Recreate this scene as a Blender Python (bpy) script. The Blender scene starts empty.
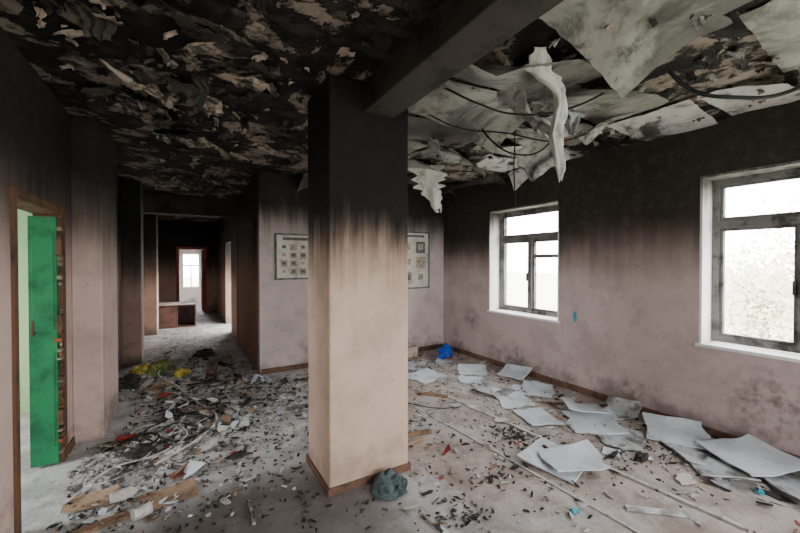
import bpy, bmesh, math, random
from mathutils import Vector, Matrix, noise as mnoise
random.seed(7)
R = random.random
U = random.uniform
COL = bpy.context.scene.collection

# ---------------------------------------------------------------- materials
def new_mat(name):
    m = bpy.data.materials.new(name); m.use_nodes = True
    nt = m.node_tree; b = nt.nodes["Principled BSDF"]
    b.inputs["Roughness"].default_value = 0.85
    b.inputs["Specular IOR Level"].default_value = 0.25
    return m, nt, b
def nd(nt, t, **k):
    n = nt.nodes.new(t)
    for a, v in k.items(): setattr(n, a, v)
    return n
def val(nt, sock, v):
    if isinstance(v, bpy.types.NodeSocket): nt.links.new(v, sock)
    else: sock.default_value = v
def c4(c): return (c[0], c[1], c[2], 1.0)
def mix(nt, f, a, b, blend='MIX'):
    n = nd(nt, 'ShaderNodeMix', data_type='RGBA', blend_type=blend)
    val(nt, n.inputs[0], f)
    val(nt, n.inputs[6], c4(a) if isinstance(a, (tuple, list)) else a)
    val(nt, n.inputs[7], c4(b) if isinstance(b, (tuple, list)) else b)
    return n.outputs[2]
def math_(nt, op, a, b=0.0, c=0.0):
    n = nd(nt, 'ShaderNodeMath', operation=op)
    val(nt, n.inputs[0], a); val(nt, n.inputs[1], b); val(nt, n.inputs[2], c)
    return n.outputs[0]
def rng(nt, v, a, b, lo=0.0, hi=1.0):
    n = nd(nt, 'ShaderNodeMapRange', interpolation_type='SMOOTHSTEP')
    val(nt, n.inputs[0], v); n.inputs[1].default_value = a; n.inputs[2].default_value = b
    n.inputs[3].default_value = lo; n.inputs[4].default_value = hi
    return n.outputs[0]
def noise(nt, vec, scale, detail=5, rough=0.6, dist=0.0):
    n = nd(nt, 'ShaderNodeTexNoise')
    nt.links.new(vec, n.inputs['Vector'])
    n.inputs['Scale'].default_value = scale; n.inputs['Detail'].default_value = detail
    n.inputs['Roughness'].default_value = rough; n.inputs['Distortion'].default_value = dist
    return n.outputs[0]
def coords(nt):
    return nd(nt, 'ShaderNodeTexCoord').outputs['Object']
def stretch(nt, vec, s):
    n = nd(nt, 'ShaderNodeMapping'); nt.links.new(vec, n.inputs[0]); n.inputs['Scale'].default_value = s
    return n.outputs[0]
def bump(nt, b, h, strength=0.3, dist=0.02):
    n = nd(nt, 'ShaderNodeBump'); n.inputs['Strength'].default_value = strength
    n.inputs['Distance'].default_value = dist
    nt.links.new(h, n.inputs['Height']); nt.links.new(n.outputs[0], b.inputs['Normal'])

def soot_wall(name, base, z0, z1, soot=(0.012, 0.010, 0.009), mid=None, wob=0.7, streak=0.5, dirt=0.5, stains=()):
    m, nt, b = new_mat(name)
    co = coords(nt)
    sep = nd(nt, 'ShaderNodeSeparateXYZ'); nt.links.new(co, sep.inputs[0])
    z = sep.outputs[2]
    n1 = noise(nt, co, 1.1, 6, 0.6)
    st = noise(nt, stretch(nt, co, (9, 9, 0.7)), 1.0, 6, 0.65)
    zz = math_(nt, 'ADD', z, math_(nt, 'MULTIPLY', math_(nt, 'SUBTRACT', n1, 0.5), wob))
    zz = math_(nt, 'ADD', zz, math_(nt, 'MULTIPLY', math_(nt, 'SUBTRACT', st, 0.5), streak))
    fac = rng(nt, zz, z0, z1)
    n2 = noise(nt, co, 3.0, 8, 0.65)
    base_v = mix(nt, rng(nt, n2, 0.4, 0.7), base, tuple(x * 0.78 for x in base))
    n3 = noise(nt, co, 11, 8, 0.7)
    base_v = mix(nt, rng(nt, n3, 0.60, 0.72, 0, 0.6), base_v, tuple(x * 0.4 for x in base))
    lz = math_(nt, 'ADD', z, math_(nt, 'MULTIPLY', math_(nt, 'SUBTRACT', n2, 0.5), -1.2))
    base_v = mix(nt, rng(nt, lz, 0.30, -0.05, 0, dirt), base_v, (0.08, 0.065, 0.055))
    if mid is None: mid = tuple(x * 0.25 for x in base)
    fac1 = rng(nt, zz, z0 - 0.35, z0 + 0.30)
    c = mix(nt, fac1, base_v, mid)
    sootv = mix(nt, rng(nt, n3, 0.45, 0.75), soot, tuple(x * 2.2 for x in soot))
    c = mix(nt, fac, c, sootv)
    for (sx, sy, sz, sr) in stains:
        v = nd(nt, 'ShaderNodeVectorMath', operation='DISTANCE'); nt.links.new(co, v.inputs[0])
        v.inputs[1].default_value = (sx, sy, sz)
        dd = math_(nt, 'ADD', v.outputs['Value'], math_(nt, 'MULTIPLY', math_(nt, 'SUBTRACT', n2, 0.5), sr))
        f = math_(nt, 'MULTIPLY', rng(nt, dd, sr, sr*.3), rng(nt, n3, .40, .64, .08, .62))
        c = mix(nt, f, c, (0.075, 0.06, 0.05))
    nt.links.new(c, b.inputs['Base Color'])
    b.inputs['Roughness'].default_value = 0.8
    bump(nt, b, noise(nt, co, 18, 8, 0.7), 0.35, 0.02)
    return m

def simple(name, col, col2=None, scale=6, rough=0.8, bmp=0.2, th=(0.45, 0.65), spec=0.25, detail=6):
    m, nt, b = new_mat(name)
    co = coords(nt)
    col2 = col2 or tuple(x * 0.6 for x in col)
    n = noise(nt, co, scale, detail, 0.65)
    nt.links.new(mix(nt, rng(nt, n, *th), col, col2), b.inputs['Base Color'])
    b.inputs['Roughness'].default_value = rough
    b.inputs['Specular IOR Level'].default_value = spec
    if bmp: bump(nt, b, noise(nt, co, scale * 4, 5), bmp, 0.01)
    return m

M_right = soot_wall('plaster_mauve_sooted', (0.49, 0.385, 0.36), 1.52, 2.0, (0.028, 0.023, 0.019), (0.12, 0.091, 0.076), wob=0.45, streak=.3,
                    stains=[(3.9, .95, .38, .42), (3.9, 3.5, .15, .30), (3.9, 2.0, .2, .2), (3.9, 4.4, .6, .25)])
M_back = soot_wall('plaster_pink_sooted', (0.55, 0.455, 0.44), 1.92, 2.3, (0.018, 0.016, 0.014), (0.17, 0.14, 0.13), wob=0.35)
M_left = soot_wall('plaster_brown_sooted', (0.54, 0.40, 0.345), 1.60, 2.2, (0.014, 0.012, 0.011), (0.14, 0.105, 0.088), wob=0.4, dirt=.6)
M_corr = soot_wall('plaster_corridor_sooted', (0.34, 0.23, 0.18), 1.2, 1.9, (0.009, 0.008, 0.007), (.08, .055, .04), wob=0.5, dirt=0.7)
M_pil = soot_wall('plaster_peach_sooted', (0.56, 0.405, 0.31), 1.52, 1.86, (0.006, 0.005, 0.005), (0.14, 0.098, 0.075), wob=0.30, streak=0.75, dirt=0.2)
M_beam = simple('sooted_concrete', (0.050, 0.043, 0.037), (0.010, 0.009, 0.008), 3)
M_green = simple('green_plaster', (0.36, 0.55, 0.30), (0.30, 0.46, 0.26), 2)
M_dgreen = simple('green_door_paint', (0.022, 0.205, 0.085), (0.010, 0.095, 0.045), 5, rough=0.5, th=(.42, .72))
M_rust = simple('rusted_frame', (0.13, 0.065, 0.035), (0.055, 0.035, 0.025), 5)
M_base = simple('baseboard_brown', (0.15, 0.08, 0.052), (0.06, 0.038, 0.03), 9)
M_white = soot_wall('reveal_white_paint', (0.80, 0.80, 0.78), 1.9, 2.25, (0.05, .045, .04), (.36, .34, .31), wob=.4, dirt=0)
M_frame = simple('burnt_window_paint', (0.17, 0.165, 0.155), (0.045, 0.04, 0.035), 6)
M_tile = simple('foam_tile_white', (0.60, 0.65, 0.69), (0.42, 0.46, 0.49), 4, bmp=0.3, detail=9, th=(.42, .70))
M_tile2 = simple('foam_tile_dirty', (0.42, 0.44, 0.45), (0.13, 0.12, 0.11), 5, bmp=0.4)
M_paper = simple('paper_scrap', (0.58, 0.56, 0.52), (0.30, 0.27, 0.24), 9)
M_card = simple('cardboard', (0.34, 0.23, 0.15), (0.17, 0.11, 0.075), 7)
M_char = simple('charred', (0.020, 0.018, 0.016), (0.06, 0.052, 0.047), 20)
M_chip = simple('wood_chip', (0.26, 0.165, 0.10), (0.11, 0.07, 0.045), 20)
M_rub = simple('plaster_rubble', (0.42, 0.395, 0.37), (0.19, 0.175, 0.16), 20)
M_cabW = simple('cable_white', (0.55, 0.54, 0.52), (0.22, 0.20, 0.19), 10, rough=0.5)
M_cabB = simple('cable_black', (0.012, 0.012, 0.012), None, 10, rough=0.5)
M_blue = simple('blue_plastic', (0.02, 0.09, 0.52), (0.01, 0.05, 0.28), 8, rough=0.35)
M_cyan = simple('cyan_plastic', (0.05, 0.32, 0.38), (0.03, 0.20, 0.26), 8, rough=0.4)
M_yel = simple('yellow_plastic', (0.42, 0.34, 0.06), (0.15, 0.13, 0.035), 8, rough=0.4)
M_olive = simple('olive_cloth', (0.18, 0.20, 0.06), (0.07, 0.085, 0.03), 8)
M_red = simple('red_plastic', (0.36, 0.05, 0.035), (0.14, 0.02, 0.02), 8, rough=0.4)
M_cap = simple('grey_green_knit', (0.085, 0.115, 0.115), (0.025, 0.036, 0.036), 14, bmp=0.9, rough=1.0, spec=.05)
M_mar = simple('brown_laminate', (0.11, 0.050, 0.036), (0.06, 0.03, 0.02), 5, rough=0.5)
M_flakeT = simple('paint_flake_tan', (0.40, 0.33, 0.27), (0.06, 0.05, 0.042), 11, th=(.42, .60))
M_flakeD = simple('paint_flake_dark', (0.065, 0.056, 0.048), (0.018, 0.016, 0.014), 9)
M_cloth = simple('hanging_insulation', (0.74, 0.75, 0.70), (0.36, 0.37, 0.33), 9, bmp=0.5, th=(.48, .72))
M_cloth2 = simple('hanging_sooty_fabric', (0.36, 0.37, 0.34), (0.10, 0.10, 0.09), 8, bmp=0.5, th=(.42, .66))
M_ply = soot_wall('wood_partition', (0.18, 0.095, 0.052), 1.5, 2.2, wob=0.4)
M_ash = simple('ash_heap', (0.36, 0.345, 0.33), (0.06, 0.053, 0.048), 13, bmp=1.0, th=(.42, .62), detail=10)

def floor_mat():
    m, nt, b = new_mat('dirty_shaded_screed_floor')
    co = coords(nt)
    sep = nd(nt, 'ShaderNodeSeparateXYZ'); nt.links.new(co, sep.inputs[0])
    big = noise(nt, co, 0.9, 6, 0.6)
    med = noise(nt, co, 3.5, 9, 0.7)
    fine = noise(nt, co, 16, 9, 0.75)
    left = mix(nt, rng(nt, med, 0.38, 0.66), (0.57, 0.565, 0.56), (0.31, 0.30, 0.29))
    right = mix(nt, rng(nt, med, 0.38, 0.66), (0.45, 0.375, 0.33), (0.27, 0.215, 0.185))
    xx = math_(nt, 'ADD', sep.outputs[0], math_(nt, 'MULTIPLY', math_(nt, 'SUBTRACT', big, 0.5), 0.8))
    c = mix(nt, rng(nt, xx, 1.2, 1.6), left, right)
    c = mix(nt, rng(nt, noise(nt, co, 1.7, 8, 0.7, 0.5), 0.48, 0.64, 0, 0.55), c, (0.53, 0.525, 0.52))
    br = nd(nt, 'ShaderNodeTexBrick'); nt.links.new(co, br.inputs['Vector'])
    br.inputs['Scale'].default_value = 1.0; br.inputs['Brick Width'].default_value = 1.25
    br.inputs['Row Height'].default_value = 1.7; br.inputs['Mortar Size'].default_value = 0.003
    c = mix(nt, math_(nt, 'MULTIPLY', br.outputs['Fac'], rng(nt, xx, 1.2, 1.6, 0, .4)), c, (0.10, 0.08, 0.065))
    a1 = rng(nt, noise(nt, co, 2.6, 10, 0.80, 0.3), 0.55, 0.70, 0, 0.75)
    sx = rng(nt, sep.outputs[0], 1.2, 2.2, 1.0, 0.45)
    c = mix(nt, math_(nt, 'MULTIPLY', a1, sx), c, (0.075, 0.068, 0.062))
    a2 = rng(nt, fine, 0.59, 0.67, 0, 0.75)
    c = mix(nt, a2, c, (0.065, 0.058, 0.052))
    a3 = rng(nt, noise(nt, co, 45, 6, 0.7), 0.58, 0.68, 0, 0.7)
    c = mix(nt, a3, c, (0.07, 0.062, 0.057))
    a4 = rng(nt, noise(nt, stretch(nt, co, (1, 1, 2)), 70, 5, 0.7), 0.62, 0.70, 0, 0.6)
    c = mix(nt, a4, c, (0.62, 0.61, 0.60))
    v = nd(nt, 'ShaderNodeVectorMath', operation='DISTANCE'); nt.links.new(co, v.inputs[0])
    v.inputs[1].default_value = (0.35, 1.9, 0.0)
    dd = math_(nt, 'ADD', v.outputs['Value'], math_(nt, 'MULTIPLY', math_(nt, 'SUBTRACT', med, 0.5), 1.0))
    c = mix(nt, rng(nt, dd, 0.98, 0.55, 0, 0.78), c, (0.085, 0.066, 0.056))  # foreground shadow painted into the floor colour as a ragged dark patch
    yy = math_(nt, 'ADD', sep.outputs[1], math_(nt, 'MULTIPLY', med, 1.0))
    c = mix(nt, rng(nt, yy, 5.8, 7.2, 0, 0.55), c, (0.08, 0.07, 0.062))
    nt.links.new(c, b.inputs['Base Color'])
    nt.links.new(rng(nt, med, 0.3, 0.7, 0.45, 0.85), b.inputs['Roughness'])
    bump(nt, b, fine, 0.6, 0.02)
    return m
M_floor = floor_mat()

def ceil_mat():
    m, nt, b = new_mat('sooted_peeling_ceiling')
    co = coords(nt)
    sep = nd(nt, 'ShaderNodeSeparateXYZ'); nt.links.new(co, sep.inputs[0])
    n1 = noise(nt, co, 1.9, 8, 0.65, 0.9)
    n2 = noise(nt, co, 6.5, 8, 0.7, 0.4)
    c = mix(nt, rng(nt, n2, 0.45, 0.65), (0.008, 0.007, 0.006), (0.040, 0.034, 0.029))
    th = rng(nt, sep.outputs[0], 0.9, 1.8, 0.0, 0.05)
    v = math_(nt, 'ADD', n1, th)
    patch = math_(nt, 'MULTIPLY', rng(nt, v, 0.530, 0.550), rng(nt, n2, 0.38, 0.56, 0, .95))
    c = mix(nt, patch, c, (0.27, 0.225, 0.185))
    edge = math_(nt, 'MULTIPLY', rng(nt, v, 0.515, 0.525), rng(nt, v, 0.537, 0.530))
    c = mix(nt, edge, c, (0.004, 0.004, 0.004))
    nt.links.new(c, b.inputs['Base Color'])
    bump(nt, b, n1, 0.8, 0.04)
    return m
M_ceil = ceil_mat()

def panel_mat(name, base, sootlo, soothi):
    m, nt, b = new_mat(name)
    co = coords(nt)
    n1 = noise(nt, co, 1.5, 8, 0.7, 0.7)
    n2 = noise(nt, co, 7, 8, 0.7)
    c = mix(nt, rng(nt, n2, 0.4, 0.7), base, tuple(x * 0.7 for x in base))
    c = mix(nt, rng(nt, n1, sootlo, soothi, 0, 0.93), c, (0.030, 0.026, 0.022))
    c = mix(nt, rng(nt, n2, 0.57, 0.66, 0, 0.85), c, (0.05, 0.043, 0.036))
    nt.links.new(c, b.inputs['Base Color'])
    b.inputs['Roughness'].default_value = .45
    b.inputs['Specular IOR Level'].default_value = .4
    bump(nt, b, n2, 0.4, 0.02)
    return m
M_pW = panel_mat('ceiling_panel_pale', (0.60, 0.58, 0.55), 0.50, 0.62)
M_pG = panel_mat('ceiling_panel_grey', (0.29, 0.29, 0.255), 0.44, 0.60)
M_pD = panel_mat('ceiling_panel_sooty', (0.14, 0.128, 0.11), 0.38, 0.55)

def glass_mat():
    m = bpy.data.materials.new('dusty_glass'); m.use_nodes = True
    nt = m.node_tree; nt.nodes.clear()
    o = nd(nt, 'ShaderNodeOutputMaterial'); t = nd(nt, 'ShaderNodeBsdfTransparent')
    g = nd(nt, 'ShaderNodeBsdfGlossy'); g.inputs['Roughness'].default_value = 0.08
    mx = nd(nt, 'ShaderNodeMixShader'); mx.inputs[0].default_value = 0.05
    nt.links.new(t.outputs[0], mx.inputs[1]); nt.links.new(g.outputs[0], mx.inputs[2])
    nt.links.new(mx.outputs[0], o.inputs[0]); return m
M_glass = glass_mat()

# ---------------------------------------------------------------- mesh builder
class MB:
    def __init__(s): s.v = []; s.f = []; s.m = []
    def poly(s, pts, faces, m=0):
        o = len(s.v); s.v += [tuple(p) for p in pts]
        for f in faces: s.f.append([o + i for i in f]); s.m.append(m)
    def box(s, a, b, m=0, rot=None, piv=None):
        x0, y0, z0 = a; x1, y1, z1 = b
        P = [Vector(p) for p in ((x0,y0,z0),(x1,y0,z0),(x1,y1,z0),(x0,y1,z0),(x0,y0,z1),(x1,y0,z1),(x1,y1,z1),(x0,y1,z1))]
        if rot:
            pv = Vector(piv) if piv else (Vector(a) + Vector(b)) / 2
            P = [rot @ (p - pv) + pv for p in P]
        s.poly(P, [(0,3,2,1),(4,5,6,7),(0,1,5,4),(1,2,6,5),(2,3,7,6),(3,0,4,7)], m)
    def grid(s, n, k, fn, m=0):
        pts = [fn(i / (n - 1), j / (k - 1)) for i in range(n) for j in range(k)]
        s.poly(pts, [(i*k+j, (i+1)*k+j, (i+1)*k+j+1, i*k+j+1) for i in range(n-1) for j in range(k-1)], m)
    def chip(s, cx, cy, size, m=0, el=1.0, th=0.006, z=0.0, tilt=.35):
        n = random.choice((4, 5, 6)); a0 = U(0, 6.28); ca, sa = math.cos(a0), math.sin(a0)
        tx, ty = U(-tilt, tilt), U(-tilt, tilt)
        ring = []
        for i in range(n):
            a = 2*math.pi*(i + U(-.3, .3))/n; r = size*U(.5, 1.2)
            x, y = r*math.cos(a)*el, r*math.sin(a)
            ring.append((x*ca - y*sa, x*sa + y*ca))
        zs = [tx*p[0] + ty*p[1] for p in ring]; mn = min(zs)
        bot = [(cx+p[0], cy+p[1], z+zz-mn+.001) for p, zz in zip(ring, zs)]
        top = [(p[0], p[1], p[2]+th) for p in bot]
        s.poly(bot+top, [tuple(range(n))[::-1], tuple(range(n, 2*n))] + [(i, (i+1) % n, n+(i+1) % n, n+i) for i in range(n)], m)
    def make(s, name, mats, loc=None, smooth=False, bevel=0, parent=None, solid=0):
        me = bpy.data.meshes.new(name)
        o = Vector(loc) if loc else Vector((0, 0, 0))
        me.from_pydata([tuple(Vector(p) - o) for p in s.v], [], s.f)
        for m in (mats if isinstance(mats, list) else [mats]): me.materials.append(m)
        for p, i in zip(me.polygons, s.m): p.material_index = i; p.use_smooth = smooth
        me.update()
        ob = bpy.data.objects.new(name, me); ob.location = o; COL.objects.link(ob)
        if solid:
            md = ob.modifiers.new('solid', 'SOLIDIFY'); md.thickness = solid; md.offset = 0
        if bevel:
            md = ob.modifiers.new('bev', 'BEVEL'); md.width = bevel; md.segments = 2; md.limit_method = 'ANGLE'
        if parent: ob.parent = parent
        return ob

def wall(name, axis, t0, t1, a0, a1, z0, z1, holes, mat, zb=0.0):
    mb = MB()
    def bx(p0, p1, q0, q1):
        if p1 - p0 < 1e-4 or q1 - q0 < 1e-4: return
        if axis == 'y': mb.box((t0, p0, q0), (t1, p1, q1))
        else: mb.box((p0, t0, q0), (p1, t1, q1))
    cur = a0
    for (h0, h1, b0, b1) in sorted(holes):
        bx(cur, h0, z0, z1); bx(h0, h1, z0, b0); bx(h0, h1, b1, z1); cur = h1
    bx(cur, a1, z0, z1)
    return mb.make(name, mat)

H = 2.7
XR = 3.9; YB = 5.12; XL = -0.8
WY = [(-2.15, -0.97), (0.25, 1.43), (2.83, 4.01)]
WZ = (0.76, 2.25)
wall('wall_right', 'y', XR, XR+.38, -2.6, YB, 0, H, [(a, b, WZ[0], WZ[1]) for a, b in WY], M_right)
wall('wall_back', 'x', YB, YB+.18, .85, XR+.38, 0, H, [], M_back)
wall('wall_front', 'x', -2.78, -2.6, XL-.15, XR+.38, 0, H, [(-.6, 1.4, .76, 2.35), (1.8, 3.6, .76, 2.35)], M_right)
wall('wall_left', 'y', XL-.15, XL, -2.6, 12.5, 0, H, [(2.75, 3.68, 0, 1.88)], M_left)
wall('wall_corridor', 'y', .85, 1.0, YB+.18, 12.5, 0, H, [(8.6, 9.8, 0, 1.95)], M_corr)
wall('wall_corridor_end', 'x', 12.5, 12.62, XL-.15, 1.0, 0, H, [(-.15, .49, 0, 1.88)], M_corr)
wall('wall_end_room', 'x', 15.4, 15.6, -1.6, 1.8, 0, H, [(-.10, .48, .55, 1.82)], M_back)
wall('wall_end_room_left', 'y', -1.75, -1.6, 12.62, 15.6, 0, H, [], M_back)
wall('wall_end_room_right', 'y', 1.8, 1.95, 12.62, 15.6, 0, H, [], M_back)
wall('wall_green_room_far', 'x', 5.0, 5.12, -3.6, XL-.15, 0, H, [], M_green)
wall('wall_green_room_near', 'x', 1.0, 1.12, -3.6, XL-.15, 0, H, [], M_green)
wall('wall_green_room_side', 'y', -3.75, -3.6, 1.0, 5.12, 0, H, [(2.0, 4.4, .7, 2.3)], M_green)

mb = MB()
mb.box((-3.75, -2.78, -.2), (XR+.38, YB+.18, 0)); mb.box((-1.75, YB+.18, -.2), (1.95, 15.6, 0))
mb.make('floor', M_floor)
mb = MB()
mb.box((-3.75, -2.78, H), (XR+.38, YB+.18, H+.2)); mb.box((-1.75, YB+.18, H), (1.95, 15.6, H+.2))
mb.make('ceiling', M_ceil)

for i, (x1, y0, y1) in enumerate([(-.6, 3.92, 4.72), (-.56, 6.6, 7.0), (-.5, 9.0, 9.5)]):
    mb = MB(); mb.box((XL, y0, 0), (x1, y1, H)); mb.make('wall_pilaster_%d' % (i+1), M_left if i < 1 else M_corr, bevel=.012)
mb = MB(); mb.box((XL, 7.6, 2.35), (.85, 7.85, H)); mb.make('trim_corridor_lintel', M_beam, bevel=.01)

PX0, PX1, PY0, PY1 = .79, 1.385, 2.23, 2.70
mb = MB(); mb.box((PX0, PY0, 0), (PX1, PY1, H)); mb.make('pillar', M_pil, bevel=.014)
mb = MB()
t = .014; hh = .05
mb.box((PX0-t, PY0-t, 0), (PX1+t, PY0, hh)); mb.box((PX0-t, PY1, 0), (PX1+t, PY1+t, hh))
mb.box((PX0-t, PY0, 0), (PX0, PY1, hh)); mb.box((PX1, PY0, 0), (PX1+t, PY1, hh))
mb.make('baseboard_pillar', M_base, bevel=.003)
mb = MB(); mb.box((1.03, -2.6, 2.50), (1.26, PY0, H)); mb.make('ceiling_beam', M_beam, bevel=.008)

mb = MB(); mb.box((XR-.018, -2.6, 0), (XR, YB, .07)); mb.make('baseboard_right', M_base, bevel=.003)
mb = MB(); mb.box((.87, YB-.018, 0), (XR-.02, YB, .07)); mb.make('baseboard_back', M_base, bevel=.003)
mb = MB(); mb.box((XL, -2.6, 0), (XL+.015, 2.68, .07)); mb.box((XL, 3.76, 0), (XL+.015, 3.92, .07)); mb.make('baseboard_left', M_base)

# ---------------------------------------------------------------- windows
def window(name, plane, a0, a1, z0, z1, axis='y', sgn=1):
    mb = MB()
    def bx(p0, p1, q0, q1, d0, d1, m):
        d0, d1 = sorted((d0*sgn, d1*sgn))
        if axis == 'y': mb.box((plane+d0, p0, q0), (plane+d1, p1, q1), m)
        else: mb.box((p0, plane+d0, q0), (p1, plane+d1, q1), m)
    e = .001
    rd = -.195 if sgn > 0 else -.09
    bx(a0+e, a0+.02, z0+.02, z1-e, rd, 0, 1); bx(a1-.02, a1-e, z0+.02, z1-e, rd, 0, 1)
    bx(a0+.02, a1-.02, z1-.02, z1-e, rd, 0, 2)
    bx(a0-.02, a1+.02, z0, z0+.026, rd-.02, 0, 1)
    A0, A1, Z0, Z1 = a0+.02, a1-.02, z0+.03, z1-.02
    w = .050
    bx(A0, A0+w, Z0, Z1, 0, .09, 0); bx(A1-w, A1, Z0, Z1, 0, .09, 0)
    bx(A0+w, A1-w, Z0, Z0+w, 0, .09, 0); bx(A0+w, A1-w, Z1-w, Z1, 0, .09, 0)
    zt = Z0 + (Z1-Z0)*.70
    bx(A0+w, A1-w, zt, zt+.07, -.01, .09, 0)
    mid = (A0+A1)/2
    bx(mid-.03, mid+.03, Z0+w, zt, -.01, .09, 0)
    def sash(p0, p1, q0, q1, s=.026):
        bx(p0, p0+s, q0, q1, .015, .06, 0); bx(p1-s, p1, q0, q1, .015, .06, 0)
        bx(p0+s, p1-s, q0, q0+s, .015, .06, 0); bx(p0+s, p1-s, q1-s, q1, .015, .06, 0)
        bx(p0+s, p1-s, q0+s, q1-s, .035, .039, 3)
    sash(A0+w, A1-w, zt+.07, Z1-w)
    sash(mid+.03, A1-w, Z0+w, zt)
    sash(A0+w, mid-.03, Z0+w, zt)
    zz = zt - .24
    bx(A0+w+.028, mid-.058, zz, zz+.045, .01, .06, 0)
    bx(mid+.040, mid+.057, Z0+.45, Z0+.56, -.02, .015, 0)
    return mb.make(name, [M_frame, M_white, M_frame, M_glass])
for i, (a, b) in enumerate(WY):
    window('window_%d' % (i+1), XR+.195, a, b, *WZ)
window('window_4', -2.6-.09, -.6, 1.4, .76, 2.35, axis='x', sgn=-1)
window('window_5', -2.6-.09, 1.8, 3.6, .76, 2.35, axis='x', sgn=-1)
mb = MB()
for a, b in (((-.10,15.45,.55),(-.05,15.52,1.82)), ((.43,15.45,.55),(.48,15.52,1.82)), ((-.05,15.45,.55),(.43,15.52,.60)),
             ((-.05,15.45,1.77),(.43,15.52,1.82)), ((-.05,15.45,1.35),(.43,15.52,1.40)), ((.17,15.45,.60),(.21,15.52,1.35))):
    mb.box(a, b)
mb.make('window_6', M_white)
mb = MB()
for a, b in (((-3.7,2.0,.7),(-3.64,2.07,2.3)), ((-3.7,4.33,.7),(-3.64,4.4,2.3)), ((-3.7,2.07,.7),(-3.64,4.33,.77)),
             ((-3.7,2.07,2.23),(-3.64,4.33,2.3)), ((-3.7,3.17,.77),(-3.64,3.23,2.23))):
    mb.box(a, b)
mb.make('window_7', M_white)

def portal(loc, sx, sy, rot):
    l = bpy.data.lights.new('sky_portal', 'AREA'); l.shape = 'RECTANGLE'; l.size = sx; l.size_y = sy
    l.cycles.is_portal = True
    o = bpy.data.objects.new('sky_portal', l); o.location = loc; o.rotation_euler = rot; COL.objects.link(o)
for a, b in WY: portal((XR+.37, (a+b)/2, 1.5), 1.5, 1.18, (0, math.radians(90), 0))
portal((.4, -2.77, 1.55), 2.0, 1.6, (math.radians(90), 0, 0)); portal((2.7, -2.77, 1.55), 1.8, 1.6, (math.radians(90), 0, 0))
portal((.99, 9.2, .97), 1.95, 1.2, (0, math.radians(90), 0))
portal((.19, 15.58, 1.18), .6, 1.3, (math.radians(-90), 0, 0))
portal((-3.74, 3.2, 1.5), 1.6, 2.4, (0, math.radians(-90), 0))

# ---------------------------------------------------------------- doors
mb = MB()
fx0, fx1 = XL-.15, XL+.012
mb.box((fx0, 3.632, 0), (fx1, 3.68, 1.88), 0); mb.box((fx0, 2.75, 0), (fx1, 2.79, 1.88), 0)
mb.box((fx0, 2.79, 1.85), (fx1, 3.632, 1.88), 0)
mb.box((XL, 3.68, 0), (XL+.014, 3.705, 1.905), 0); mb.box((XL, 2.725, 0), (XL+.014, 2.75, 1.905), 0)
mb.box((XL, 2.75, 1.88), (XL+.014, 3.68, 1.905), 0)
mb.box((XL-.165, 3.585, .02), (XL-.012, 3.63, 1.83), 1)
mb.box((XL-.145, 3.579, .15), (XL-.03, 3.585, .85), 1); mb.box((XL-.145, 3.579, 1.0), (XL-.03, 3.585, 1.7), 1)
mb.box((XL-.14, 3.55, .98), (XL-.125, 3.58, 1.0), 0); mb.box((XL-.14, 3.545, .97), (XL-.125, 3.552, 1.08), 0)
for z in (.3, 1.0, 1.55):
    mb.box((XL-.014, 3.575, z), (XL+.018, 3.635, z+.11), 0)
for k in range(60):
    z = U(.03, 1.82); s = U(.005, .035)
    mb.box((XL-U(-.005, .03), 3.610-U(0, .04), z), (XL+.014, 3.635, z+s), random.choice((0, 0, 0, 2, 3)))
mb.make('door_1', [M_rust, M_dgreen, simple('bright_rust', (.22, .085, .035), (.10, .05, .03), 9), simple('old_primer', (.28, .22, .17), (.12, .09, .07), 9)], bevel=.002)

mb = MB()
mb.box((.80, 5.36, 0), (.85, 5.43, 2.1)); mb.box((.80, 7.1, 0), (.85, 7.17, 2.1)); mb.box((.80, 5.43, 2.03), (.85, 7.1, 2.1))
for k in range(8):
    y = 5.43 + k*.2087
    mb.box((.815, y+.004, 0.02), (.85, y+.204, 2.03), 0)
mb.make('door_2', M_ply, bevel=.004)
mb = MB()
mb.box((-.22, 12.44, 0), (-.15, 12.56, 1.95)); mb.box((.49, 12.44, 0), (.56, 12.56, 1.95)); mb.box((-.15, 12.44, 1.88), (.49, 12.56, 1.95))
mb.box((.44, 12.62, .02), (.49, 13.3, 1.87))
mb.make('door_3', simple('red_brown_frame', (.26, .07, .05), (.12, .04, .03), 8), bevel=.004)

mb = MB()
a = (-.55, 9.75, 0); b = (.22, 10.25, .52)
mb.box((a[0], a[1], 0), (b[0], b[1], .03)); mb.box((a[0], a[1], .49), (b[0], b[1], .52))
mb.box((a[0], a[1], .03), (a[0]+.03, b[1], .49)); mb.box((b[0]-.03, a[1], .03), (b[0], b[1], .49))
mb.box((a[0]+.03, b[1]-.02, .03), (b[0]-.03, b[1], .49)); mb.box((-.18, a[1]+.02, .03), (-.155, b[1]-.02, .49))
mb.box((-.52, a[1]+.005, .04), (-.19, a[1]+.025, .48)); mb.box((-.30, a[1]-.02, .24), (-.24, a[1]+.005, .26))
mb.box((-.60, a[1]-.03, .52), (.26, b[1]+.02, .545), 1)
mb.make('wooden_cabinet', [M_mar, simple('pale_laminate', (.36, .30, .26), None, 5)], loc=(-.16, 10, 0), bevel=.004)

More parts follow.
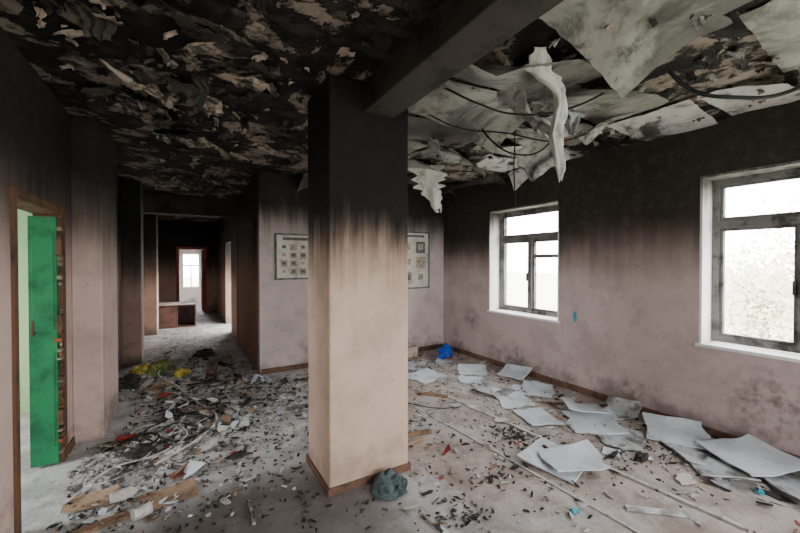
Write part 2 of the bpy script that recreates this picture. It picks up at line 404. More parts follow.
# ---------------------------------------------------------------- notice boards
def board(x0, x1, z0, z1, rows, cols, seed):
    rnd = random.Random(seed); mb = MB(); y = YB
    mb.box((x0, y-.018, z0), (x1, y-.001, z1), 0)
    f = .022
    mb.box((x0-f, y-.03, z0-f), (x1+f, y-.001, z0), 1); mb.box((x0-f, y-.03, z1), (x1+f, y-.001, z1+f), 1)
    mb.box((x0-f, y-.03, z0), (x0, y-.001, z1), 1); mb.box((x1, y-.03, z0), (x1+f, y-.001, z1), 1)
    w = (x1-x0-.06)/cols; h = (z1-z0-.14)/rows
    mb.box((x0+.08, y-.0195, z1-.07), (x1-.08, y-.018, z1-.03), 4)
    for r in range(rows):
        for c in range(cols):
            px = x0+.03+c*w; pz = z0+.03+r*h
            mb.box((px+w*.14, y-.021, pz+h*.12), (px+w*.86, y-.018, pz+h*.88), rnd.choice((2, 3, 4, 3)))
            mb.box((px+w*.3, y-.022, pz+h*.35), (px+w*.7, y-.021, pz+h*.75), rnd.choice((4, 4, 2)))
    return mb.make('notice_board', [simple('board_cream', (.62, .59, .52), (.42, .39, .35), 4), M_frame,
        simple('photo_print', (.46, .36, .29), (.20, .16, .14), 30), simple('photo_light', (.70, .67, .60), None, 20), simple('ink', (.16, .14, .14), None, 20)],
        loc=((x0+x1)/2, y, (z0+z1)/2))
board(1.07, 1.78, 1.28, 1.87, 4, 5, 1)
board(2.75, 3.56, 1.08, 1.98, 3, 3, 2)

# ---------------------------------------------------------------- ceiling covering, peeling layers
mb = MB()
y = -2.5
while y < 5.0:
    h = U(.42, .62); x = 1.30
    while x < 3.8:
        w = U(.6, 1.2); x1 = min(x+w, 3.88); y1 = min(y+h, YB-.03)
        if R() > .13:
            far = R()*1.0 + (y-1.2)*.09 - (x-2.2)*.14
            m = 0 if far < .42 else (1 if far < .75 else 2)
            jit = [(U(-.08, .04), U(-.08, .04)) for _ in range(4)]
            z0 = H - U(.006, .05); ci = random.choice([None, 0, 1, 2, 3]); dr = U(.06, .26)
            def fn(s, t, x=x, x1=x1, y=y, y1=y1, jit=jit, z0=z0, ci=ci, dr=dr):
                px = x+(x1-x)*s; py = y+(y1-y)*t
                wgt = [(1-s)*(1-t), s*(1-t), (1-s)*t, s*t]
                sg = [(1, 1), (-1, 1), (1, -1), (-1, -1)]
                for k in range(4):
                    px -= sg[k][0]*jit[k][0]*wgt[k]; py -= sg[k][1]*jit[k][1]*wgt[k]
                z = z0 - .012*math.sin(math.pi*s)*math.sin(math.pi*t)
                if ci is not None:
                    q = max(0, wgt[ci]-.25)/.75
                    z -= dr*q**1.3
                    px += sg[ci][0]*.25*dr*q; py += sg[ci][1]*.25*dr*q
                z -= .014*mnoise.noise(Vector((px*4, py*4, 0)))
                px += .018*mnoise.noise(Vector((px*11, py*11, 3))); py += .018*mnoise.noise(Vector((px*11, py*11, 7)))
                return (min(px, 3.885), min(py, YB-.01), min(z, H-.003))
            mb.grid(17, 13, fn, m)
        x = x1 + U(.0, .02)
        if x > 3.7: break
    y += h + .01
mb.make('ceiling_panels', [M_pW, M_pG, M_pD], smooth=True)

def flake(mb, x, y, ln, wd, droop, m, a=None):
    a = U(0, 6.28) if a is None else a; ca, sa = math.cos(a), math.sin(a); ph = U(0, 9)
    top = H - .004
    def fn(s, t):
        d = ln*(s - .175*droop*s**2.2)
        z = top - ln*(.25*droop*s**1.5) + .01*math.sin(9*t+ph)*s
        v = (t-.5)*wd*(1-.45*abs(s-.4)) + .12*wd*math.sin(7*s+ph)
        e = .16*wd*math.sin(17*t+ph)
        X = x + ca*(d+e) - sa*v; Y = y + sa*(d+e) + ca*v
        return (X, Y, min(z, top))
    mb.grid(6, 6, fn, m)
mb = MB()
def okf(x, y, r):
    if x < -.72+r and y > -3: return False
    if y > 4.9 and x > .8-r: return False
    if x > 3.85-r or (x > 1.0-r and x < 1.28+r and y < 2.3): return False
    if .75-r < x < 1.4+r and 2.2-r < y < 2.75+r: return False
    if x < -.5+r and 3.8-r < y: return False
    if 7.5-r<y<7.95+r: return False
    return True
n = 0
while n < 680:
    y = U(.3, 9) if R() < .7 else U(.3, 4); x = U(-.7, 1.6 if y < 4.9 else .8)
    ln = U(.02, .10) if R() < .85 else U(.13, .26)
    if not okf(x, y, ln+.02): n += .3; continue
    flake(mb, x, y, ln, ln*U(.3, 1.0), U(.3, 2.2), 0 if R() < .40 else 1); n += 1
n = 0
while n < 220:
    x = U(1.3, 3.7); y = U(.5, 4.9); ln = U(.03, .13)
    if not okf(x, y, ln+.02): n += .3; continue
    flake(mb, x, y, ln, ln*U(.4, 1.0), U(.4, 2.4), random.choice((0, 1, 1, 2))); n += 1
mb.make('peeling_ceiling_paint', [M_flakeT, M_flakeD, M_tile2], solid=.002)

def hang(name, pts, widths, nrm_ang, mat, seed, n=30, k=11):
    P = [Vector(p) for p in pts]
    def at(s):
        f = s*(len(P)-1); i = min(int(f), len(P)-2); q = f-i
        p0 = P[max(i-1, 0)]; p1 = P[i]; p2 = P[i+1]; p3 = P[min(i+2, len(P)-1)]
        return .5*((2*p1)+(-p0+p2)*q+(2*p0-5*p1+4*p2-p3)*q*q+(-p0+3*p1-3*p2+p3)*q**3)
    def wd(s):
        f = s*(len(widths)-1); i = min(int(f), len(widths)-2); return widths[i]+(widths[i+1]-widths[i])*(f-i)
    mb = MB()
    def fn(s, t):
        c = at(s); a = nrm_ang + .9*s*math.sin(seed+2*s)
        e = 1+.9*mnoise.noise(Vector((s*11, seed, 1 if t > .5 else 8)))
        v = (t-.5)*wd(s)*e
        fold = .035*math.sin(t*7+s*5+seed)*min(1, s*3)
        return (c.x+math.cos(a)*v-math.sin(a)*fold, c.y+math.sin(a)*v+math.cos(a)*fold, min(H-.003, c.z+.11*mnoise.noise(Vector((t*5, s*4, seed)))*s))
    mb.grid(n, k, fn, 0)
    return mb.make(name, mat, loc=pts[0], solid=.005, smooth=True)
CR = math.radians(-30)
hang('torn_ceiling_sheet', [(1.70, 1.36, 2.69), (1.78, 1.40, 2.60), (1.86, 1.36, 2.45), (1.88, 1.40, 2.25), (1.92, 1.38, 2.03)], [.07, .17, .06, .08, .01], CR, M_cloth, 1)
hang('torn_ceiling_sheet', [(2.48, 2.22, 2.69), (2.60, 2.15, 2.55), (2.70, 2.13, 2.42), (2.58, 2.12, 2.22)], [.10, .34, .46, .03], CR, M_cloth2, 2)
hang('torn_ceiling_sheet', [(2.55, 3.7, 2.69), (2.60, 3.7, 2.5), (2.63, 3.7, 2.35), (2.72, 3.68, 2.14)], [.45, .34, .26, .03], CR, M_cloth, 3)
hang('torn_ceiling_sheet', [(1.9, 1.9, 2.69), (2.05, 1.8, 2.60), (2.2, 1.75, 2.50), (2.32, 1.70, 2.47)], [.30, .42, .34, .1], math.radians(60), M_cloth2, 4)
hang('torn_ceiling_sheet', [(2.2, 1.75, 2.69), (2.28, 1.7, 2.62), (2.33, 1.62, 2.52), (2.30, 1.6, 2.42)], [.18, .24, .18, .05], CR, M_tile2, 5)
hang('torn_ceiling_sheet', [(.15, 2.6, 2.69), (.25, 2.5, 2.64), (.38, 2.45, 2.62), (.5, 2.5, 2.66)], [.04, .07, .06, .02], math.radians(80), M_flakeT, 6)
hang('torn_ceiling_sheet', [(-.42, 2.75, 2.69), (-.30, 2.85, 2.64), (-.18, 2.9, 2.62), (-.06, 3.0, 2.65)], [.02, .05, .05, .02], math.radians(70), M_flakeT, 7)
hang('torn_ceiling_sheet', [(-.1, 4.0, 2.69), (.0, 3.95, 2.62), (.10, 3.9, 2.60), (.2, 3.9, 2.63)], [.10, .16, .12, .03], math.radians(80), M_flakeT, 8)
hang('torn_ceiling_sheet', [(2.0, 2.9, 2.69), (2.08, 2.85, 2.60), (2.18, 2.8, 2.52), (2.28, 2.75, 2.50)], [.25, .34, .28, .08], math.radians(50), M_cloth2, 9)
hang('torn_ceiling_sheet', [(3.1, 1.7, 2.69), (3.0, 1.75, 2.64), (2.9, 1.8, 2.56), (2.82, 1.85, 2.53)], [.25, .36, .28, .05], math.radians(80), M_cloth2, 10)

# ---------------------------------------------------------------- cables
def cable(name, pts, r, mat):
    cu = bpy.data.curves.new(name, 'CURVE'); cu.dimensions = '3D'; cu.bevel_depth = r; cu.bevel_resolution = 2
    o = Vector(pts[0])
    sp = cu.splines.new('BEZIER'); sp.bezier_points.add(len(pts)-1)
    for bp, p in zip(sp.bezier_points, pts):
        bp.co = Vector(p)-o; bp.handle_left_type = bp.handle_right_type = 'AUTO'
    cu.materials.append(mat)
    ob = bpy.data.objects.new(name, cu); ob.location = o; COL.objects.link(ob); return ob
cable('hanging_cable', [(2.60, 1.12, 2.69), (2.66, 1.07, 2.60), (2.72, 1.00, 2.53), (2.85, .87, 2.485), (3.0, .74, 2.48), (3.15, .6, 2.56), (3.3, .45, 2.69)], .012, M_cabB)
cable('hanging_cable', [(2.38, 2.16, 2.69), (2.39, 2.16, 2.5), (2.37, 2.15, 2.3), (2.38, 2.14, 1.96)], .005, M_cabB)
cable('hanging_cable', [(3.0, 4.2, 2.69), (3.0, 4.21, 2.55), (3.01, 4.2, 2.2)], .007, M_cabB)
cable('hanging_cable', [(2.1, 2.3, 2.69), (2.15, 2.2, 2.50), (2.3, 2.05, 2.36), (2.5, 1.95, 2.42), (2.62, 1.9, 2.69)], .007, M_cabB)
cable('hanging_cable', [(1.5, 2.0, 2.69), (1.7, 1.85, 2.56), (1.9, 1.75, 2.50), (2.2, 1.55, 2.52), (2.5, 1.3, 2.69)], .007, M_cabB)
cable('hanging_cable', [(1.6, 2.4, 2.69), (1.9, 2.3, 2.58), (2.3, 2.2, 2.58), (2.7, 1.9, 2.50), (3.0, 1.6, 2.69)], .006, M_cabB)
cable('hanging_cable', [(1.9, 3.3, 2.69), (1.92, 3.3, 2.5), (1.90, 3.3, 2.35)], .005, M_cabB)
def loops(cx, cy, r, n, seed, mat, rad, sx=1.0):
    rnd = random.Random(seed); pts = []
    for i in range(n*8):
        a = i/8*6.283; rr = r*(1+.3*math.sin(i*.37+seed))*rnd.uniform(.92, 1.08)
        pts.append((max(cx+rr*math.cos(a)*sx+i*.008, XL+.05), cy+rr*math.sin(a)+i*.006, .012+rnd.uniform(0, .03)))
    cable('electrical_cable', pts, rad, mat)
loops(-.26, 3.75, .16, 2, 1, M_cabW, .0055); loops(-.10, 4.4, .14, 1, 2, M_cabW, .005)
loops(-.55, 3.12, .10, 2, 3, M_cabW, .006); loops(-.05, 4.95, .16, 1, 4, M_cabW, .005, 1.4)
loops(-.42, 3.55, .14, 3, 5, M_cabB, .007); loops(-.25, 5.5, .2, 1, 6, M_cabW, .006); loops(.1, 5.2, .2, 2, 7, M_cabB, .008)
loops(.0, 4.2, .2, 2, 8, M_cabB, .006); loops(-.5, 3.35, .12, 2, 9, M_cabB, .008); loops(-.1, 3.7, .22, 2, 10, M_cabB, .005)
cable('electrical_cable', [(-.65, 2.95, .02), (-.45, 3.2, .06), (-.2, 3.35, .02), (.0, 3.6, .02), (-.05, 3.9, .03), (.1, 4.3, .012), (.05, 4.8, .02)], .006, M_cabW)
cable('electrical_cable', [(-.2, 3.2, .015), (.1, 3.5, .02), (.25, 3.9, .015), (.1, 4.4, .02), (-.1, 5.0, .06), (-.3, 5.5, .1), (-.1, 6.0, .08)], .010, M_cabW)
cable('electrical_cable', [(1.3, 3.6, .01), (1.6, 3.3, .012), (1.9, 3.35, .01), (2.2, 3.0, .012), (2.4, 2.9, .01)], .005, M_cabB)

def strip(name, x0, y0, x1, y1, w, th, mat, z=0.001):
    d = Vector((x1-x0, y1-y0, 0)); L = d.length; a = math.atan2(d.y, d.x)
    mb = MB(); c = Vector(((x0+x1)/2, (y0+y1)/2, z+th/2))
    mb.box(c-Vector((L/2, w/2, th/2)), c+Vector((L/2, w/2, th/2)), 0, Matrix.Rotation(a, 3, 'Z'))
    return mb.make(name, mat, loc=(c.x, c.y, 0), bevel=min(w, th)*.15)
strip('cable_trunking', 2.50, 3.25, 2.70, .75, .020, .014, M_cabW)
strip('cable_trunking', 2.02, 3.6, 2.16, .9, .012, .008, M_cabW)
strip('cable_trunking', 2.30, 1.20, 2.55, .98, .045, .012, M_cabW)
strip('wooden_plank', 2.28, 3.48, 2.50, 3.20, .06, .018, M_chip)
strip('wooden_plank', 1.62, 2.67, 1.86, 2.62, .05, .022, M_chip)
strip('wooden_plank', 1.55, 2.52, 1.72, 2.54, .035, .02, M_card)
strip('wooden_plank', 1.20, 1.78, 1.22, 1.60, .014, .012, M_flakeT)
strip('wooden_plank', .34, 2.45, .33, 2.20, .018, .014, M_flakeT)
strip('wooden_plank', 3.0, 1.18, 3.05, 1.0, .02, .014, M_flakeT)
strip('wooden_plank', 2.9, 2.05, 3.25, 1.55, .018, .014, M_flakeT)
strip('wooden_plank', 3.2, 2.6, 3.55, 2.35, .02, .014, M_chip)
strip('wooden_plank', -.3, 5.15, .05, 5.4, .05, .02, M_chip)
strip('wooden_plank', .3, 5.9, .6, 6.4, .08, .02, M_chip)
strip('wooden_plank', -.55, 2.60, -.30, 2.66, .06, .02, M_chip)

# ---------------------------------------------------------------- fallen tiles (stiff broken pieces)
def sheet(name, cx, cy, w, l, rot, curl, cdir, mat, seed, z0=.004, tear=.22, tilt=0, tdir=0, th=.010, n=19, K=11):
    rnd = random.Random(seed); ph = rnd.uniform(0, 1)
    def kf(a):
        f = a*K+ph; i = int(f) % K; q = f-int(f)
        r0, r1 = rad[i], rad[(i+1) % K]
        return r0*(1-q)+r1*q
    rad = [1-tear*rnd.random()**1.6 for _ in range(K)]
    cr, sr = math.cos(rot), math.sin(rot); cc, sc = math.cos(cdir), math.sin(cdir)
    P = []
    for i in range(n):
        for j in range(n):
            s = 2*i/(n-1)-1; t = 2*j/(n-1)-1
            k = kf((math.atan2(t, s)/(2*math.pi)) % 1)
            k = 1-(1-k)*max(abs(s), abs(t))
            x = s*w/2*k; y = t*l/2*k
            X = x*cr-y*sr; Y = x*sr+y*cr
            u = (s*cc+t*sc)
            z = curl*max(0, u-.25)**1.5 + .004*(1+mnoise.noise(Vector((s*1.5, t*1.5, seed))))
            z += tilt*((X*math.cos(tdir)+Y*math.sin(tdir)))
            P.append([cx+X, cy+Y, z])
    mn = min(p[2] for p in P)
    for p in P: p[2] += z0+th/2-mn; p[0] = min(p[0], XR-.03)
    mb = MB(); mb.poly(P, [(i*n+j, (i+1)*n+j, (i+1)*n+j+1, i*n+j+1) for i in range(n-1) for j in range(n-1)])
    return mb.make(name, mat, loc=(cx, cy, 0), solid=th)
T = 'foam_tile'
sheet(T, 2.42, 1.78, .50, .42, .3, .03, 2.2, M_tile, 1, tear=.14)
sheet(T, 2.46, 1.66, .46, .36, -.45, .06, 1.2, M_tile, 2, z0=.024, tear=.3, tilt=-.08, tdir=1.5)
sheet(T, 2.70, 3.92, .48, .44, .2, .02, 1, M_tile, 3, tear=.3)
sheet(T, 2.85, 4.35, .40, .35, .5, .03, 1, M_tile2, 23)
sheet(T, 3.38, 3.78, .42, .40, .9, .05, 0, M_tile, 4, tear=.3)
sheet(T, 3.08, 2.82, .58, .42, 1.1, .03, .5, M_tile, 5, tear=.3)
sheet(T, 3.02, 3.08, .38, .46, .3, .03, 2.5, M_tile2, 15, z0=.02, tear=.4)
sheet(T, 3.52, 2.82, .42, .38, .6, .05, 0, M_tile, 6, tear=.3)
sheet(T, 3.70, 3.35, .26, .40, .2, .05, 0, M_tile, 16, tilt=.3, tear=.3)
sheet(T, 2.90, 2.34, .40, .32, 1.2, .02, 3, M_tile, 7, tear=.35)
sheet(T, 3.22, 1.98, .48, .46, -.7, .05, .3, M_tile, 8, tear=.3, tilt=.06)
sheet(T, 3.40, 2.18, .36, .38, .8, .06, 1.3, M_tile, 18, z0=.03, tear=.35, tilt=-.15, tdir=1)
sheet(T, 3.17, 1.70, .42, .36, .5, .02, .3, M_tile2, 9, tear=.4)
sheet(T, 3.60, 1.48, .40, .48, .45, .06, 0, M_tile, 10, tilt=.15, tear=.25)
sheet(T, 3.44, 1.30, .46, .36, .9, .03, 2, M_tile2, 11, tear=.3)
sheet(T, 3.28, 1.06, .38, .34, .6, .08, 3.3, M_tile2, 12)
sheet(T, 3.60, 1.0, .44, .46, -.5, .05, 0, M_tile, 13, z0=.03, tilt=.12, tear=.25)
sheet(T, 3.48, .70, .48, .44, 1.0, .05, 2, M_tile2, 14, tear=.3)
sheet(T, 3.70, .55, .32, .36, .3, .04, 2, M_tile, 24, z0=.05)
sheet(T, 3.74, 2.0, .22, .34, .2, .04, 0, M_tile2, 19, tilt=.35, tear=.4)
sheet(T, 3.3, 4.3, .3, .3, .8, .03, 1, M_tile2, 21, tear=.4); sheet(T, 3.1, 3.5, .28, .32, .8, .02, 1, M_tile, 22, tear=.4)
sheet(T, 2.25, 4.2, .3, .24, .8, .02, 1, M_tile2, 25, tear=.4)
for i in range(26):
    sheet(T, U(2.4, 3.75), U(.9, 4.6), U(.08, .20), U(.07, .18), U(0, 3), U(.0, .03), U(0, 6), random.choice((M_tile, M_tile2, M_paper)), 80+i, tear=.5, n=9, tilt=U(0, .15))
C = 'cardboard_sheet'
sheet(C, -.08, 2.74, .28, .20, .1, .02, 1, M_card, 31, th=.005); sheet(C, -.52, 2.92, .28, .18, -.2, .03, 1, M_card, 32, th=.005)
sheet(C, -.04, 2.98, .14, .10, .4, .02, 1, simple('red_brown_card', (.20, .08, .055), None, 10), 33, z0=.01, th=.005)
sheet(C, .23, 5.5, .36, .25, .3, .03, 1, M_card, 34); sheet(C, -.25, 5.2, .3, .2, .9, .06, 1, M_card, 35)
sheet(C, .62, 4.85, .28, .2, .5, .03, 2, M_flakeT, 36)
Pp = 'paper_sheet'
for i, (x, y, w, r) in enumerate([(.12, 4.0, .20, .3), (.69, 4.9, .22, .8), (.81, 3.26, .17, 1.2), (1.04, 3.83, .22, .4), (.6, 4.4, .2, .9), (-.1, 3.3, .16, .2),
        (.45, 3.6, .13, .2), (1.2, 4.4, .2, .5), (1.6, 3.9, .18, 1), (.3, 4.7, .18, 1.5), (-.4, 2.68, .10, .5), (1.7, 4.6, .2, .2), (0.9, 4.6, .18, 2)]):
    sheet(Pp, x, y, w, w*1.3, r, U(.01, .04), U(0, 6), M_paper if i % 3 else M_tile2, 50+i, th=.002, n=9)

# ---------------------------------------------------------------- soft crumpled things
def crumple(name, loc, sx, sy, sz, mat, seed, amp=.3, sub=4):
    bm = bmesh.new(); bmesh.ops.create_icosphere(bm, subdivisions=sub, radius=1)
    for v in bm.verts:
        p = v.co.copy()
        k = 1+amp*mnoise.noise(p*1.6+Vector((seed*3.1, 0, 0)))+amp*.7*abs(mnoise.noise(p*4+Vector((0, seed*2.3, 0))))
        p *= k; v.co = Vector((p.x*sx, p.y*sy, max(p.z, -.45)*sz))
    mn = min(v.co.z for v in bm.verts)
    for v in bm.verts: v.co.z -= mn-.002
    me = bpy.data.meshes.new(name); bm.to_mesh(me); bm.free(); me.materials.append(mat)
    ob = bpy.data.objects.new(name, me); ob.location = loc; COL.objects.link(ob); return ob
crumple('plastic_bag', (3.60, 4.66, 0), .11, .09, .11, M_blue, 1, .5)
crumple('plastic_bag', (3.44, 4.56, 0), .08, .06, .04, M_blue, 2, .5)
crumple('plastic_bag', (.78, 4.98, 0), .06, .04, .025, M_blue, 3, .5)
crumple('plastic_bag', (-.48, 5.75, .02), .12, .13, .09, M_yel, 4, .5)
crumple('plastic_bag', (-.05, 5.45, .02), .10, .09, .07, M_yel, 5, .5)
crumple('cloth_rag', (-.28, 5.75, .03), .16, .15, .10, M_olive, 6, .5)
crumple('cloth_rag', (-.60, 5.35, 0), .12, .12, .09, M_char, 7, .5)
crumple('cloth_rag', (-.44, 4.12-.3, 0), .06, .04, .02, M_red, 8, .5)
crumple('cloth_rag', (-.20, 4.85, 0), .05, .04, .02, M_red, 9, .5)
crumple('cloth_rag', (-.30, 3.42, 0), .09, .06, .05, M_char, 10, .5)
crumple('cloth_rag', (2.0, 1.34, 0), .035, .02, .010, M_cyan, 11, .6)
crumple('cloth_rag', (3.22, .84, 0), .035, .02, .010, M_cyan, 12, .6)
crumple('cloth_rag', (3.0, 1.45, 0), .07, .03, .025, M_char, 13, .6)
crumple('cloth_rag', (2.85, 1.57, 0), .06, .02, .02, M_char, 14, .6)
crumple('plastic_bag', (-.15, 6.3, 0), .16, .12, .1, M_rub, 15, .5)
crumple('plastic_bag', (.25, 6.6, 0), .13, .12, .07, M_char, 16, .5)

def heap(cx, cy, rx, ry, h, seed):
    mb = MB(); n = 70; P = []
    for i in range(n):
        for j in range(n):
            s = 2*i/(n-1)-1; t = 2*j/(n-1)-1; r = math.sqrt(s*s+t*t)
            k = max(abs(s), abs(t))/max(r, 1e-6); sx, ty = s*k, t*k
            q = max(0, 1-(sx*sx+ty*ty))
            x = cx+sx*rx*(1+.25*mnoise.noise(Vector((sx*2, ty*2, seed)))); y = cy+ty*ry*(1+.25*mnoise.noise(Vector((sx*2, ty*2, seed+9))))
            z = h*q**.8*(.6+.9*mnoise.noise(Vector((x*5, y*5, seed)))+.7*abs(mnoise.noise(Vector((x*22, y*22, seed)))))-.004
            P.append((max(x, XL+.02), y, max(z, -.003)))
    mb.poly(P, [(i*n+j, (i+1)*n+j, (i+1)*n+j+1, i*n+j+1) for i in range(n-1) for j in range(n-1)])
    mb.make('ash_heap', M_ash, loc=(cx, cy, 0))
heap(-.42, 3.35, .30, .42, .06, 1); heap(-.15, 5.8, .55, .7, .11, 2); heap(.25, 4.75, .5, .4, .035, 3)

# knit cap: slouched dome with folded brim and creases
bm = bmesh.new(); NS, NR = 72, 22
rings = []
for i in range(NR+1):
    q = i/NR
    if q < .22: r = .110+.010*math.sin(q/.22*math.pi); z = q/.22*.035
    else:
        a = (q-.22)/.78*math.pi/2; r = .104*math.cos(a)**.75 if a < math.pi/2-1e-3 else 0.001; z = .030+.070*math.sin(a)
    ring = []
    for j in range(NS):
        an = 6.2832*j/NS; px, py = math.cos(an)*r*10, math.sin(an)*r*10
        k = 1+.05*math.sin(3*an+q*4)+.10*mnoise.noise(Vector((math.cos(an)*2, math.sin(an)*2, q*4)))+.010*math.sin(36*an)
        crease = abs(mnoise.noise(Vector((px*1.3, py*1.3, 4))))
        zz = z*(1+.30*math.cos(an-2)*min(1, r*12))-.030*q+.075*q*crease
        ring.append(bm.verts.new((r*k*math.cos(an)*1.08, r*k*math.sin(an)*.88, max(zz, 0)+.002)))
    rings.append(ring)
for i in range(NR):
    for j in range(NS): bm.faces.new((rings[i][j], rings[i][(j+1) % NS], rings[i+1][(j+1) % NS], rings[i+1][j]))
bm.faces.new(rings[NR]); bm.faces.new(rings[0][::-1])
me = bpy.data.meshes.new('knit_cap'); bm.to_mesh(me); bm.free(); me.materials.append(M_cap)
for p in me.polygons: p.use_smooth = True
ob = bpy.data.objects.new('knit_cap', me); ob.location = (1.15, 2.085, 0); COL.objects.link(ob)

mb = MB()
bx, by = 3.08, 4.92
mb.box((bx-.1, by-.08, 0), (bx+.1, by+.08, .006)); mb.box((bx-.1, by-.08, 0.006), (bx+.1, by-.074, .17)); mb.box((bx-.1, by+.074, .006), (bx+.1, by+.08, .17))
mb.box((bx-.1, by-.074, .006), (bx-.094, by+.074, .17)); mb.box((bx+.094, by-.074, .006), (bx+.1, by+.074, .17))
mb.box((bx-.1, by-.14, .165), (bx+.1, by-.08, .171)); mb.box((bx-.16, by-.08, .165), (bx-.1, by+.08, .171))
mb.make('cardboard_box', simple('pale_card', (.50, .40, .32), (.36, .28, .22), 7), loc=(bx, by, 0))
bm = bmesh.new()
prof = [(.0, 0), (.034, 0), (.036, .003), (.036, .008), (.034, .01), (.034, .085), (.036, .088), (.036, .092), (.032, .092), (.032, .086), (0, .086)]
rings = []
for r, z in prof: rings.append([bm.verts.new((r*math.cos(a*.3927), r*math.sin(a*.3927), z)) for a in range(16)] if r > 0 else [bm.verts.new((0, 0, z))])
for a, b in zip(rings, rings[1:]):
    for j in range(16):
        if len(a) == 1: bm.faces.new((a[0], b[(j+1) % 16], b[j]))
        elif len(b) == 1: bm.faces.new((a[j], a[(j+1) % 16], b[0]))
        else: bm.faces.new((a[j], a[(j+1) % 16], b[(j+1) % 16], b[j]))
bmesh.ops.rotate(bm, verts=bm.verts, cent=(0, 0, 0), matrix=Matrix.Rotation(math.radians(90), 3, 'Y'))
bmesh.ops.translate(bm, verts=bm.verts, vec=(0, 0, .037))
me = bpy.data.meshes.new('tin_can'); bm.to_mesh(me); bm.free(); me.materials.append(M_paper)
ob = bpy.data.objects.new('tin_can', me); ob.location = (-.27, 2.58, 0); ob.rotation_euler = (0, 0, .4); COL.objects.link(ob)

# ---------------------------------------------------------------- scattered debris (one object)
def in_room(x, y, r=.05):
    if y < YB-.1:
        if x < XL+.1+r or x > XR-.03-r: return False
    elif x < XL+.1+r or x > .78-r: return False
    if PX0-.03-r < x < PX1+.03+r and PY0-.03-r < y < PY1+.03+r: return False
    if x < -.5+r and (3.85-r < y < 4.8+r or 6.5 < y < 7.1 or 8.9 < y < 9.6): return False
    if 9.6 < y < 10.4: return False
    return True
debris = MB()
def scatter(clusters, mats, s0, s1, th, el=2.8, lift=0, tilt=.35):
    for (cx, cy, sx, sy, n) in clusters:
        for k in range(n):
            x = random.gauss(cx, sx); y = random.gauss(cy, sy); s = U(s0, s1)*(1 if R() < .88 else 1.8)
            if not in_room(x, y, s*2): continue
            debris.chip(x, y, s, random.choice(mats), U(.8, el), U(.3, 1)*th, tilt=tilt)
scatter([(.1, 3.6, .5, .7, 600), (.5, 4.6, .6, .5, 700), (-.45, 3.3, .2, .4, 400), (1.2, 4.3, .7, .5, 400), (.0, 5.8, .35, .6, 600), (0, 8, .4, 1.5, 300),
    (2.42, 2.2, .10, .12, 160), (3.0, 1.5, .3, .25, 120), (1.85, 1.87, .16, .08, 70), (1.38, 1.65, .1, .1, 60), (2.3, 3.6, .6, .7, 260), (3.5, 2.6, .25, 1.3, 400), (.6, 2.5, .5, .5, 320), (2.2, 1.6, .8, .6, 160),
    (3.3, 4.5, .4, .3, 160), (1.75, 3.1, .2, .4, 80)], (0, 0, 0, 1), .003, .012, .007)
scatter([(.1, 3.9, .5, .9, 50), (-.1, 5.7, .35, .6, 60), (.5, 4.6, .5, .4, 40), (3.4, 2.0, .3, 1, 20)], (0, 1), .02, .035, .012)
scatter([(.1, 4.3, .5, .9, 260), (-.1, 5.7, .35, .6, 280), (1.2, 3.8, .7, .8, 110), (3.5, 2.5, .25, 1.2, 100), (2.2, 2.2, .7, .8, 50), (-.4, 3.1, .25, .4, 140)], (2, 3, 5, 2, 3, 5, 4), .004, .018, .008)
scatter([(-.2, 4.2, .4, .9, 80), (-.1, 5.7, .35, .6, 80), (3.4, 2.2, .3, 1.0, 40), (.6, 4.2, .5, .5, 50)], (2, 5, 0, 3, 0), .004, .008, .007, el=12, tilt=.08)
scatter([(-.1, 3.6, .35, .6, 55), (-.1, 5.5, .35, .5, 90), (.4, 4.6, .5, .5, 55)], (6, 7, 3, 8, 5), .03, .055, .006, el=1.8, tilt=.5)
scatter([(.3, 4.4, .6, .8, 750), (-.2, 3.2, .35, .5, 420), (0, 6, .4, .7, 450), (3.4, 2.3, .35, 1.3, 420), (1.8, 4.2, .8, .6, 280), (2.3, 2.4, .7, .8, 200)], (6, 6, 7, 8), .003, .017, .008)
debris.make('fire_debris', [M_char, M_flakeD, M_chip, M_card, M_red, M_flakeT, M_rub, M_paper, M_tile])

mb = MB()
yb, zb = 2.62, .87
ring = []
for i in range(14):
    a = i/14*6.283; r = U(.6, 1.1); ring.append((yb+.03*r*math.cos(a), zb+.065*r*math.sin(a)))
pts = [(XR-.003, p[0], p[1]) for p in ring]+[(XR, p[0], p[1]) for p in ring]
mb.poly(pts, [tuple(range(14)), tuple(range(14, 28))[::-1]]+[(i, (i+1) % 14, 14+(i+1) % 14, 14+i) for i in range(14)])
mb.make('paint_blot', M_cyan)

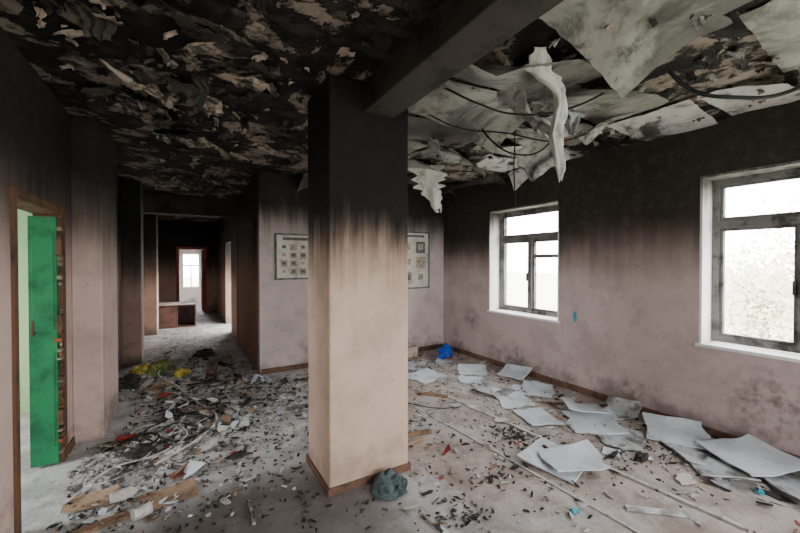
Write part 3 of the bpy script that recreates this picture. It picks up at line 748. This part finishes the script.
# ---------------------------------------------------------------- outside
mb = MB(); mb.poly([(-40, -40, -.6), (60, -40, -.6), (60, 60, -.6), (-40, 60, -.6)], [(0, 1, 2, 3)])
mb.make('outdoor_ground', simple('dry_grass', (.50, .51, .42), (.40, .42, .32), 2))
M_leaf = simple('pale_leaves', (.60, .62, .44), (.72, .58, .52), 1.5, bmp=0)
M_bark = simple('bark', (.35, .3, .27), None, 8)
def tree(x, y, h, seed):
    rnd = random.Random(seed); mb = MB()
    def limb(p, q, r0, r1):
        d = (q-p).normalized(); a = d.orthogonal().normalized(); b = d.cross(a); n = 7
        ring = lambda c, r: [c+(a*math.cos(k*6.283/n)+b*math.sin(k*6.283/n))*r for k in range(n)]
        mb.poly(ring(p, r0)+ring(q, r1), [(k, (k+1) % n, n+(k+1) % n, n+k) for k in range(n)], 0)
    base = Vector((x, y, -.6)); top = base+Vector((rnd.uniform(-.3, .3), rnd.uniform(-.3, .3), h*.85)); limb(base, top, .06, .02)
    tips = []
    for k in range(16):
        f = rnd.uniform(.1, 1); p = base.lerp(top, f); q = p+Vector((rnd.uniform(-1, 1), rnd.uniform(-1, 1), rnd.uniform(.2, .8)))*h*.26
        limb(p, q, .02, .006); tips += [q, p.lerp(q, .6)]
    for t_ in tips:
        for k in range(110):
            c = t_+Vector((rnd.gauss(0, .35), rnd.gauss(0, .35), rnd.gauss(0, .3))); s = rnd.uniform(.04, .08)
            u = Vector((rnd.gauss(0, 1), rnd.gauss(0, 1), rnd.gauss(0, 1))).normalized(); w = u.orthogonal().normalized()
            mb.poly([c-u*s, c+w*s*.5, c+u*s, c-w*s*.5], [(0, 1, 2, 3)], 1)
    mb.make('birch_tree', [M_bark, M_leaf], loc=(x, y, -.6))
tree(9, 1.2, 2.6, 1); tree(10.5, 2.6, 2.2, 2); tree(8.5, -.4, 2.6, 3); tree(11, 0, 2.8, 4)

# ---------------------------------------------------------------- world + camera
w = bpy.data.worlds.new('sky'); bpy.context.scene.world = w; w.use_nodes = True
bg = w.node_tree.nodes['Background']; bg.inputs[0].default_value = (.96, .98, 1.0, 1); bg.inputs[1].default_value = 23.0

cam = bpy.data.cameras.new('camera'); co = bpy.data.objects.new('camera', cam); COL.objects.link(co)
cam.lens = 365/800*36; cam.sensor_width = 36; cam.clip_start = .02
co.location = (0, 0, 1.5); co.rotation_euler = (math.radians(90-.7), 0, math.radians(-30.5))
bpy.context.scene.camera = co
